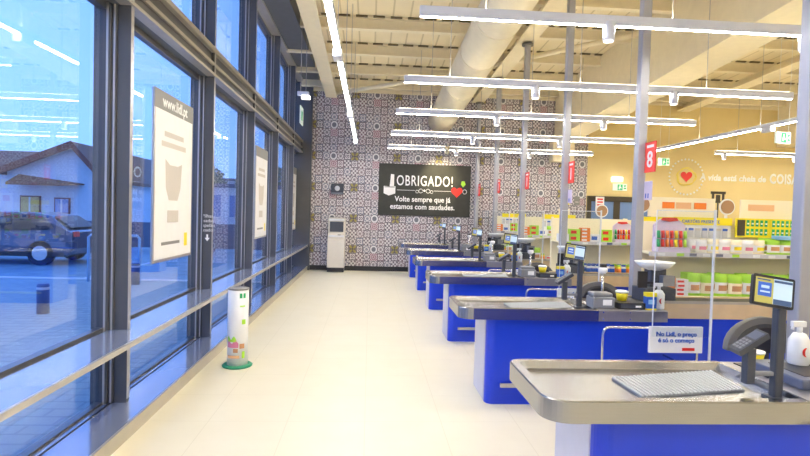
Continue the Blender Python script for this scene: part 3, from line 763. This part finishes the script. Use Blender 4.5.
disc(4.57, 6.655, 1.83, .085, 'round brown board with white rim between two cream boards on the nearest rack')
disc(3.9, 8.885, 1.76, .09, 'round brown board on top of the second goods rack from the camera')

# green and cream stand behind left of candy
t = thing('shelf_panel', 'dark green narrow panel at the left end of the nearest goods rack', 'panel', (3.44, 6.75, 0))
MB().box(0, .0, .0, .22, .03, 1.62).build('board', 'cardb', t); MB().box(.02, -.005, 1.3, .12, .0, 1.6).build('green_patch', 'green', t)
# hanging red/orange sign, far right
t = thing('hanging_sign', 'orange hanging sign beside the rightmost pole', 'sign', (8.86, 10.6, 2.08))
MB().box(-.09, 0, 0, .09, .01, .42).build('panel', 'orange', t); MB().box(-.02, -.003, .1, .05, .0, .3).build('mark', 'black', t); MB().cyl((0, .005, .42), (0, .005, HD(10.6)-.25-2.1), .004, 6).build('cord', 'frame_l', t)
t = thing('ornament_sign', 'dark brown openwork bracket sign standing on a post behind the racks', 'sign', (8.2, 12.3, .14))
MB().cyl((0, 0, -.14), (0, 0, 1.95), .02, 8).build('post', 'doorf', t)
m = MB(); m.box(-.15, -.01, 1.95, -.1, .01, 2.2).box(.1, -.01, 1.95, .15, .01, 2.2).box(-.18, -.01, 2.14, .18, .01, 2.2).box(-.05, -.01, 1.95, .05, .01, 2.12).box(-.12, -.01, 1.93, .12, .01, 1.97); m.build('bracket', 'doorf', t)

# ------------------------------------------------------------------ back wall items
t = thing('chalkboard_sign', 'large black chalkboard sign with white Portuguese lettering on the patterned wall', 'sign', (.22, YB-.005, 1.55))
MB().box(0, -.04, 0, 2.54, 0, 1.42).build('board', 'board', t)
text('heading', 'OBRIGADO!', .40, 'chalk', t, (1.27, -.043, .83), bold=.003, sx=.66, space=1.12)
text('message', 'Volte sempre que já\nestamos com saudades.', .205, 'chalk', t, (1.22, -.043, .39), bold=.004, sx=.92)
m = MB().box(.5, -.043, .695, 1.0, -.04, .705).box(1.52, -.043, .695, 2.0, -.04, .705); m.build('divider_line', 'chalk', t)
m = MB()
for s in (-1, 1):
    for k, (cx, cz, r) in enumerate(((.1, .0, .055), (.2, -.02, .04))):
        m.tube([(1.26+s*(cx)+r*math.cos(a), -.044, .69+cz+r*math.sin(a)) for a in [2*PI*q/14 for q in range(14)]], .006, 5)
m.cyl((1.26, -.05, .70), (1.26, -.04, .70), .03, 10); m.build('ornament', 'chalk', t)
m = MB(); m.prism([(.14, .60), (.28, .54), (.46, .60), (.46, .80), (.32, .78), (.14, .80)], -.044, -.04, 'y').prism([(.30, .78), (.42, .80), (.42, 1.12), (.33, 1.13)], -.044, -.04, 'y').mi(1).box(.16, -.046, .765, .44, -.044, .78)
m.build('bag_drawing', ['paper', 'board'], t)
def heart(cx, cz, s):
    P = []
    for k in range(36):
        a = 2*PI*k/36; P.append((cx+s*math.sin(a)**3*16/17, cz+s*(13*math.cos(a)-5*math.cos(2*a)-2*math.cos(3*a)-math.cos(4*a))/17))
    return P
MB().prism(heart(2.16, .69, .17), -.046, -.042, 'y').build('heart', 'red', t)
MB().prism([(2.27, .9), (2.33, .82), (2.40, .9), (2.37, .99), (2.29, .99)], -.044, -.04, 'y').build('leaf_drawing', 'lime', t)
MB().tube([(2.38+.055*math.cos(a), -.044, .70+.06*math.sin(a)) for a in [2*PI*q/14 for q in range(15)]], .008, 5).build('small_heart_outline', 'chalk', t)
# alarm box
t = thing('wall_box', 'small dark grey square box with pale round centre on the patterned wall', 'wall box', (-.90, YB-.002, 2.22))
MB().box(-.165, -.10, -.14, .165, 0, .15).build('housing', 'dark', t, bevel=.01); MB().cyl((0, -.102, .02), (0, -.11, .02), .07, 16).build('round_plate', 'rail', t)
MB().box(-.16, -.115, -.14, .16, -.1, -.09).build('lower_lip', 'grey', t)
# kiosk
t = thing('kiosk', 'slim cream self service kiosk with dark screen at the foot of the patterned wall', 'kiosk', (-.88, YB-.28, 0))
m = MB(); P = [(-.2, .12), (.22, .12), (.22, 1.42), (.12, 1.45), (.02, 1.42), (-.02, 1.02), (-.2, .86)]
m.ring([[(x, y, z) for y, z in P] for x in (-.23, .23)]); m.build('cabinet', 'kiosk', t, bevel=.006)
MB().box(-.22, -.18, 0, .22, .22, .12).build('plinth', 'black', t)
m = MB(); m.xf = Matrix.Rotation(math.radians(-5), 4, 'X'); m.box(-.18, -.125, 1.06, .18, -.105, 1.33); m.build('screen', 'dark', t)
MB().box(-.2, -.15, .93, .2, -.05, .98).build('shelf', 'white', t); MB().box(.04, -.19, .985, .12, -.13, 1.0).build('card_slot', 'dark', t); MB().box(-.2, -.03, 1.36, .2, .02, 1.42).build('header', 'white', t)
# notices on tiles
for (x, z, w, h, mm, lb) in ((5.50, 1.98, .16, .25, 'yel', 'yellow notice on the patterned wall right of the third pole'), (5.80, 1.98, .16, .24, 'phead', 'grey notice on the patterned wall near its right end'), (5.45, 1.50, .32, .36, 'cardb', 'cream poster with red print low on the patterned wall near its right end')):
    t = thing('notice', lb, 'notice', (x, YB-.002, z)); MB().box(-w/2, -.01, 0, w/2, 0, h).build('sheet', mm, t)
    if mm == 'cardb': MB().box(-.1, -.013, .15, .08, -.01, .30).build('print', 'red', t)
    else: MB().box(-w*.3, -.013, h*.3, w*.3, -.01, h*.4).build('print', 'pgrey', t)
# door
dr = struct(MB().box(6.09, YB-.06, 0, 6.2, YB-.001, 2.25).box(7.85, YB-.06, 0, 7.95, YB-.001, 2.25).box(6.14, YB-.06, 2.1, 7.85, YB-.001, 2.25).box(6.85, YB-.06, 0, 7.03, YB-.001, 2.1).build('door_1', 'doorf'))
MB().box(6.2, YB-.03, 0, 6.85, YB-.02, 2.1).build('left_leaf', 'doorg', dr); MB().box(7.03, YB-.03, 0, 7.85, YB-.02, 2.1).build('right_leaf', 'doorg', dr)
MB().box(6.80, YB-.1, .9, 6.83, YB-.06, 1.2).box(7.05, YB-.1, .9, 7.08, YB-.06, 1.2).build('door_handle', 'chrome', dr)
t = thing('notice', 'red and white notice hanging before the dark door frame', 'notice', (6.32, YB-.12, 1.85)); MB().box(-.02, 0, 0, .22, .02, .38).build('sheet', 'paper', t)
m = MB(); [m.box(.02, -.003, .05+k*.08, .18, 0, .09+k*.08) for k in range(4)]; m.build('print', 'red', t)
def exit_sign(x, y, z, w, h, label, rz=0, hang=True):
    t = thing('exit_sign', label, 'exit sign', (x, y, z), rz)
    MB().box(-w/2, -.02, 0, w/2, .02, h).build('panel', 'exitw', t)
    m = MB().box(-w*.18, -.023, h*.08, w*.18, -.02, h*.92).box(w*.26, -.023, h*.25, w*.44, -.02, h*.42).prism([(w*.24, h*.8), (w*.45, h*.8), (w*.345, h*.5)], -.023, -.02, 'y'); m.build('pictogram_ground', 'exitg', t)
    m = MB().cyl((-.01*w, -.026, h*.74), (-.01*w, -.023, h*.74), h*.08, 8).prism([(-.1*w, h*.2), (-.02*w, h*.2), (.02*w, h*.42), (.08*w, h*.3), (.11*w, h*.35), (.05*w, h*.62), (-.06*w, h*.64), (-.1*w, h*.5)], -.026, -.023, 'y'); m.build('running_figure', 'exitw', t)
    if hang:
        for sx_ in (-w*.4, w*.4): MB().cyl((sx_, 0, h), (sx_, 0, HD(y)-.02-z), .004, 6).build('suspension_wire', 'white', t)
exit_sign(7.78, 14.0, 3.08, .30, .2, 'small green exit sign between the red lane sign and the round heart lettering')
exit_sign(7.12, 9.0, 3.02, .33, .2, 'green exit sign near the rightmost pole in front of the ochre wall', .25)
exit_sign(7.0, YB-.06, 2.42, .40, .19, 'dark green exit sign above the double door', 0, False)
t = thing('emergency_light', 'small white emergency light above the door exit sign', 'lamp', (6.92, YB-.05, 2.68)); MB().box(-.15, -.04, 0, .15, .05, .12).build('body', 'ledw', t, bevel=.01)
t = thing('exit_sign', 'pale green panel standing for a reflected exit sign near the patterned wall', 'exit sign', (-1.84, 14.3, 3.85)); MB().box(-.012, -.28, 0, .012, .28, .45).build('panel', 'exitw', t); MB().box(.012, -.1, .1, .014, .12, .34).build('pictogram', 'exitg', t)  # solid panel made in place of an exit sign's reflection in the glass
# wall lettering
t = thing('wall_lettering', 'white painted sentence running across the ochre wall', 'lettering', (9.37, YB-.004, 2.80))
tw = text('lettering', 'A vida está cheia de', .24, 'chalk', t, (0, 0, 0), align='LEFT', bold=.008, shear=.15, space=1.02); tw.scale.x = 1.97/max(v.co.x for v in tw.data.vertices)
text('big_word', 'COISAS', .38, 'chalk', t, (2.08, 0, -.03), align='LEFT', bold=.014, sx=.72, space=1.1)
t = thing('heart_emblem', 'red heart in a yellow scribble inside a round dotted ring on the ochre wall', 'emblem', (8.96, YB-.004, 2.87))
MB().prism(heart(0, .02, .18), -.012, -.006, 'y').build('heart', 'red', t)
for k in range(30):
    a = 2*PI*k/30; MB().cyl((.50*math.cos(a), -.01, .50*math.sin(a)), (.50*math.cos(a), 0, .50*math.sin(a)), .028, 6).build('ring_dot', 'chalk', t)
m = MB(); [m.tube([((.27+.03*math.sin(5*a+f))*math.cos(a), -.006-.001*f, (.24+.03*math.cos(3*a+f))*math.sin(a)) for a in [2*PI*q/30 for q in range(31)]], .007, 5) for f in (0, 1.7)]; m.build('scribble', 'yel', t)

# ------------------------------------------------------------------ window graphics, promo column
def poster(y0, y1, label, full):
    t = thing('window_poster', label, 'poster', (-2.0, y0, 1.10)); L = y1-y0
    MB().box(-.02, 0, 0, .0, L, 1.64).build('frame_panel', 'frame_l', t)
    MB().box(0, .03, .03, .003, L-.03, 1.46).build('sheet', 'paper', t); MB().box(0, .0, 1.46, .003, L, 1.64).build('header', 'phead', t)
    if full: text('web_address', 'www.lidl.pt', .15, 'chalk', t, (.004, L/2, 1.50), rot=(PI/2, 0, PI/2), ext=.001, bold=.002)
    m = MB()
    m.prism([(.30, .72), (.38, .60), (.62, .60), (.70, .72), (.74, .98), (.62, .95), (.40, .95), (.28, 1.0)], .003, .0045, 'x').box(.003, .35, .38, .0045, .65, .50)
    for k, (a, b) in enumerate(((.18, .85), (.25, .78))): m.box(.003, a, 1.12+k*.1, .0045, b, 1.17+k*.1)
    m.build('printed_shapes', 'pgrey', t)
    m = MB().box(.003, .2, .16, .0045, .7, .19); m.build('small_print', 'phead', t); MB().box(.003, .84, .12, .0045, .93, .26).build('yellow_mark', 'yel', t)
poster(5.14, 6.22, 'framed white poster with grey header on the second visible window', True)
poster(9.58, 10.66, 'framed white poster on the middle window beyond the first poster', False)
poster(13.70, 14.76, 'farthest framed white poster on the window next to the patterned wall', False)
t = thing('frame_sticker', 'white recycling lettering and arrow on a dark window post', 'lettering', (-1.91, 6.523, 1.40))
text('lettering', 'Pilhas\nusadas\nPapelão\nusado', .055, 'chalk', t, (0, -.001, .12), rot=(PI/2, 0, 0), ext=.0005, align='CENTER')
MB().prism([(-.01, -.08), (.01, -.08), (.01, -.12), (.03, -.12), (0, -.16), (-.03, -.12), (-.01, -.12)], -.0015, 0, 'y').build('arrow', 'chalk', t)

t = thing('promo_column', 'white round promotional column on a green base standing by the windows', 'promotional stand', (-1.34, 5.7, 0))
MB().lathe([(.15, 0), (.155, .012), (.14, .022)], n=32).build('base_plate', 'teal', t)
MB().lathe([(.105, .022), (.105, .80)], n=32).build('column_body', 'white', t); MB().lathe([(.107, .80), (.107, .815), (.09, .82)], n=32).build('top_cap', 'phead', t)
def patch(a0, a1, z0, z1, m, name='printed_patch', wav=0):
    n = 8; L = []
    for z, s in ((z0, 0), (z1, 1)):
        L.append([(.1065*math.cos(a0+(a1-a0)*k/n), .1065*math.sin(a0+(a1-a0)*k/n), z+(wav*math.sin(k*1.3) if s else 0)) for k in range(n+1)])
    MB().ring(L, cap=False, close=False).build(name, m, t)
A = -PI/2
patch(A+.35, A+.6, .72, .77, 'green'); patch(A+.7, A+.95, .72, .77, 'green'); patch(A+.4, A+.9, .63, .645, 'lime')
patch(A-.9, A+.1, .27, .31, 'lime', wav=.02); patch(A-.9, A+.3, .21, .27, 'pink', wav=.02); patch(A-.2, A+.25, .16, .2, 'bread'); patch(A-.9, A+.4, .10, .13, 'peach'); patch(A+.6, A+1.0, .45, .5, 'lime'); patch(A+.4, A+.9, .20, .25, 'bread'); patch(A+.65, A+.95, .1, .17, 'lime')

# ------------------------------------------------------------------ outside
struct(MB().box(-70, -30, -.25, -2.13, 80, -.06).build('ground_road', 'asphalt'))
struct(MB().box(-9.0, -30, -.06, -2.13, 12.2, -.02).build('ground_pavement', 'pave'))
struct(MB().box(-9.15, -30, -.06, -9.0, 12.35, .0).box(-9.0, 12.2, -.06, -2.13, 12.35, 0).build('ground_kerb', 'line'))
for k, x in enumerate((-11.7, -6.5)):
    struct(MB().box(x, 12.8, -.06, x+.12, 17.5, -.055).build('ground_marking', 'line'))
def bollard(x, y, where):
    t = thing('bollard', 'short dark blue bollard on the pavement ' + where, 'bollard', (x, y, -.02))
    MB().lathe([(.085, 0), (.085, .42), (.07, .45)], n=18).build('post', 'slate', t); MB().lathe([(.087, .36), (.087, .40)], n=18).build('band', 'rail', t)
bollard(-4.85, 8.4, 'seen through the nearest window'); bollard(-4.85, 11.6, 'seen through the second window')
def house(x0, x1, y0, y1, he, hr, xr, label, rl=True):
    t = thing('house', label, 'house', (0, 0, 0))
    MB().ring([[(x0, y, -.1), (x1, y, -.1), (x1, y, he), (xr, y, hr), (x0, y, he)] for y in (y0, y1)]).build('walls', 'house', t)
    o = .35
    m = MB()
    def slab(xa, za, xb, zb): m.ring([[(xa, y, za), (xb, y, zb), (xb, y, zb+.18), (xa, y, za+.18)] for y in (y0-o, y1+o)])
    sl = (hr-he)/(xr-x0); slab(x0-o, he-o*sl, xr, hr)
    sr = (hr-he)/(x1-xr); slab(xr, hr, x1+o, he-o*sr); m.build('roof', 'rooft', t)
    m = MB()
    for (xa, za, xb, zb) in ((x0-o, he-o*sl, xr, hr), (xr, hr, x1+o, he-o*sr)): m.ring([[(xa, y, za-.12), (xb, y, zb-.12), (xb, y, zb+.2), (xa, y, za+.2)] for y in (y0-o-.06, y0-o)])
    m.build('fascia', 'fascia', t)
    return t
h = house(-16.0, -12.0, 25, 34, 2.95, 4.15, -13.1, 'white house with clay roof across the road behind the parked cars')
MB().ring([[(-26, 26.0, 2.9), (-26, 30, 4.3), (-26, 34, 2.9)], [(-13.4, 26.0, 2.9), (-13.4, 30, 4.3), (-13.4, 34, 2.9)]]).build('wing_roof', 'rooft', h)
MB().box(-26, 26.3, -.1, -16.1, 33.7, 2.9).build('wing_wall', 'house', h)
for (a, b, z0, z1, m_) in ((-15.35, -14.6, 1.05, 1.85, 'warmlit'), (-13.9, -13.35, 1.2, 1.8, 'doorg')):  # warm light of the first pane is painted into its colour
    w = MB().box(a-.06, 24.93, z0-.06, b+.06, 24.99, z1+.06).build('window', 'fascia', h); MB().box(a, 24.90, z0, b, 24.93, z1).build('pane', m_, w)
    MB().box((a+b)/2-.03, 24.87, z0, (a+b)/2+.03, 24.90, z1).build('glazing_bar', 'house', w)
MB().ring([[(-15.5, 24.99, y) for y in (2.45, 2.85)] + [(-15.5, 24.1, y) for y in (2.45, 2.35)], [(-12.7, 24.99, y) for y in (2.45, 2.5)] + [(-13.3, 24.1, y) for y in (2.45, 2.35)]]).build('awning', 'rooft', h)
MB().cyl((-12.1, 24.9, 0), (-12.1, 24.9, 2.9), .05, 8).build('drainpipe', 'slate', h)
def block(x0, x1, y0, y1, hh, label, n):
    t = thing('building', label, 'building', (0, 0, 0)); MB().box(x0, y0, -.1, x1, y1, hh).build('walls', 'house', t); MB().box(x0-.2, y0-.2, hh, x1+.2, y1, hh+.25).build('parapet', 'slate', t)
    for k in range(n):
        a = x0+(x1-x0)*(k+.25)/n; b = x0+(x1-x0)*(k+.75)/n
        MB().box(a, y0-.03, 1.0, b, y0, hh-.5).build('window', 'doorg', t)
    return t
block(-14.0, -6.0, 36, 42, 2.9, 'low pale building seen through the second window', 7)
block(-24, -14, 60, 70, 4.5, 'long distant building far behind the street', 6)
def fence(x0, x1, y, label):
    t = thing('fence', label, 'fence', (x0, y, -.06)); L = x1-x0; n = int(L/1.6)
    for k in range(n+1): MB().box(k*L/n-.03, -.03, 0, k*L/n+.03, .03, 1.1).build('post', 'slate', t)
    MB().box(0, -.015, .1, L, .015, 1.05).build('panel', 'slate', t)
fence(-11.5, -4.0, 21, 'long grey blue fence panel behind the road')
def car(x, y, body, label, flip=1, L=4.2):
    t = thing('car', label, 'car', (x, y, -.06)); t.scale = (flip, 1, 1)
    # profile in x (nose at -L/2, tail at +L/2)
    P = [(-2.1, .30), (-2.1, .62), (-1.95, .76), (-1.15, .90), (-.45, 1.36), (-.2, 1.42), (.9, 1.42), (1.45, 1.34), (1.95, .98), (2.08, .90), (2.1, .45), (2.0, .28)]
    prof = [(x_*L/4.2, z) for x_, z in P]
    def w(z): return .88 if z < .95 else .88-.22*(z-.95)/.47
    m = MB(); m.ring([[(a, -w(z), z) for a, z in prof], [(a, -w(z)*.97+.04, z) for a, z in prof], [(a, w(z)*.97-.04, z) for a, z in prof], [(a, w(z), z) for a, z in prof]])
    m.build('body', body, t, bevel=.03)
    for s in (-1, 1):
        for q in ([(-1.0, .95), (-.42, 1.32), (.15, 1.36), (.15, .95)], [(.23, .95), (.23, 1.36), (.85, 1.36), (1.35, 1.28), (1.6, 1.0)]):
            MB().ring([[(a, s*(w(z)+.004), z) for a, z in q], [(a, s*(w(z)-.02), z) for a, z in q]]).build('side_window', 'black', t)
        for wx in (-1.3, 1.28):
            wh = MB().cyl((wx, s*.70, .33), (wx, s*.90, .33), .33, 24).build('wheel', 'tyre', t)
            MB().cyl((wx, s*.895, .33), (wx, s*.91, .33), .2, 12).build('hub_cap', 'rail', wh)
        MB().box(1.9, s*.62-.14, .78, 2.1, s*.62+.14, .92).build('tail_light', 'red', t)
        MB().box(-2.11, s*.6-.15, .60, -2.0, s*.6+.15, .72).build('headlight', 'white', t)
    MB().ring([[(1.5, y_, 1.30) for y_ in (-.6, .6)] + [(1.93, y_, 1.02) for y_ in (.66, -.66)], [(1.52, y_, 1.33) for y_ in (-.6, .6)] + [(1.97, y_, 1.03) for y_ in (.66, -.66)]]).build('rear_window', 'black', t)
    MB().box(-1.9, -.89, .24, 1.9, .89, .36).build('sill_skirt', 'black', t)
car(-10.1, 16.0, 'car', 'dark blue hatchback parked across the pavement outside the nearest window')
car(-15.1, 16.6, 'carw', 'silver car parked left of the dark blue hatchback')
t = thing('hand_barrier', 'pale blue bent steel barrier on the pavement edge by the parked hatchback', 'barrier', (-5.95, 11.9, -.02))
MB().tube([(0, 0, 0), (0, 0, .95), (.05, 0, 1.0), (1.0, 0, 1.0), (1.05, 0, .95), (1.05, 0, 0)], .03, 8).build('frame_tube', 'sky', t); MB().tube([(0, 0, .5), (1.05, 0, .5)], .02, 8).build('cross_bar', 'sky', t)
def tree(x, y, h, r, seed, label):
    rnd = random.Random(seed); t = thing('tree', label, 'tree', (x, y, -.1))
    MB().cyl((0, 0, 0), (0, 0, h*.55), .16, 8, .09).build('trunk', 'bark', t)
    m = MB()
    for k in range(900):
        u = Vector((rnd.gauss(0, 1), rnd.gauss(0, 1), rnd.gauss(0, 1))).normalized()*(.45+.55*rnd.random()**.5)
        c = Vector((u.x*r, u.y*r, h*.62+u.z*h*.38)); a = Vector((rnd.uniform(-1, 1), rnd.uniform(-1, 1), rnd.uniform(-1, 1))).normalized()*.22; b = a.orthogonal().normalized()*.12
        m.add([c-a, c+b, c+a, c-b], [(0, 1, 2, 3)])
    m.build('crown', 'leaf', t, recalc=False)
tree(-14.8, 50, 5.6, 1.8, 1, 'teal green tree seen through the third window')
tree(-11.9, 55, 5.0, 2.0, 2, 'smaller tree right of the first tree outside')
tree(-8.6, 52, 5.8, 2.4, 3, 'rightmost tree outside beyond the far windows')
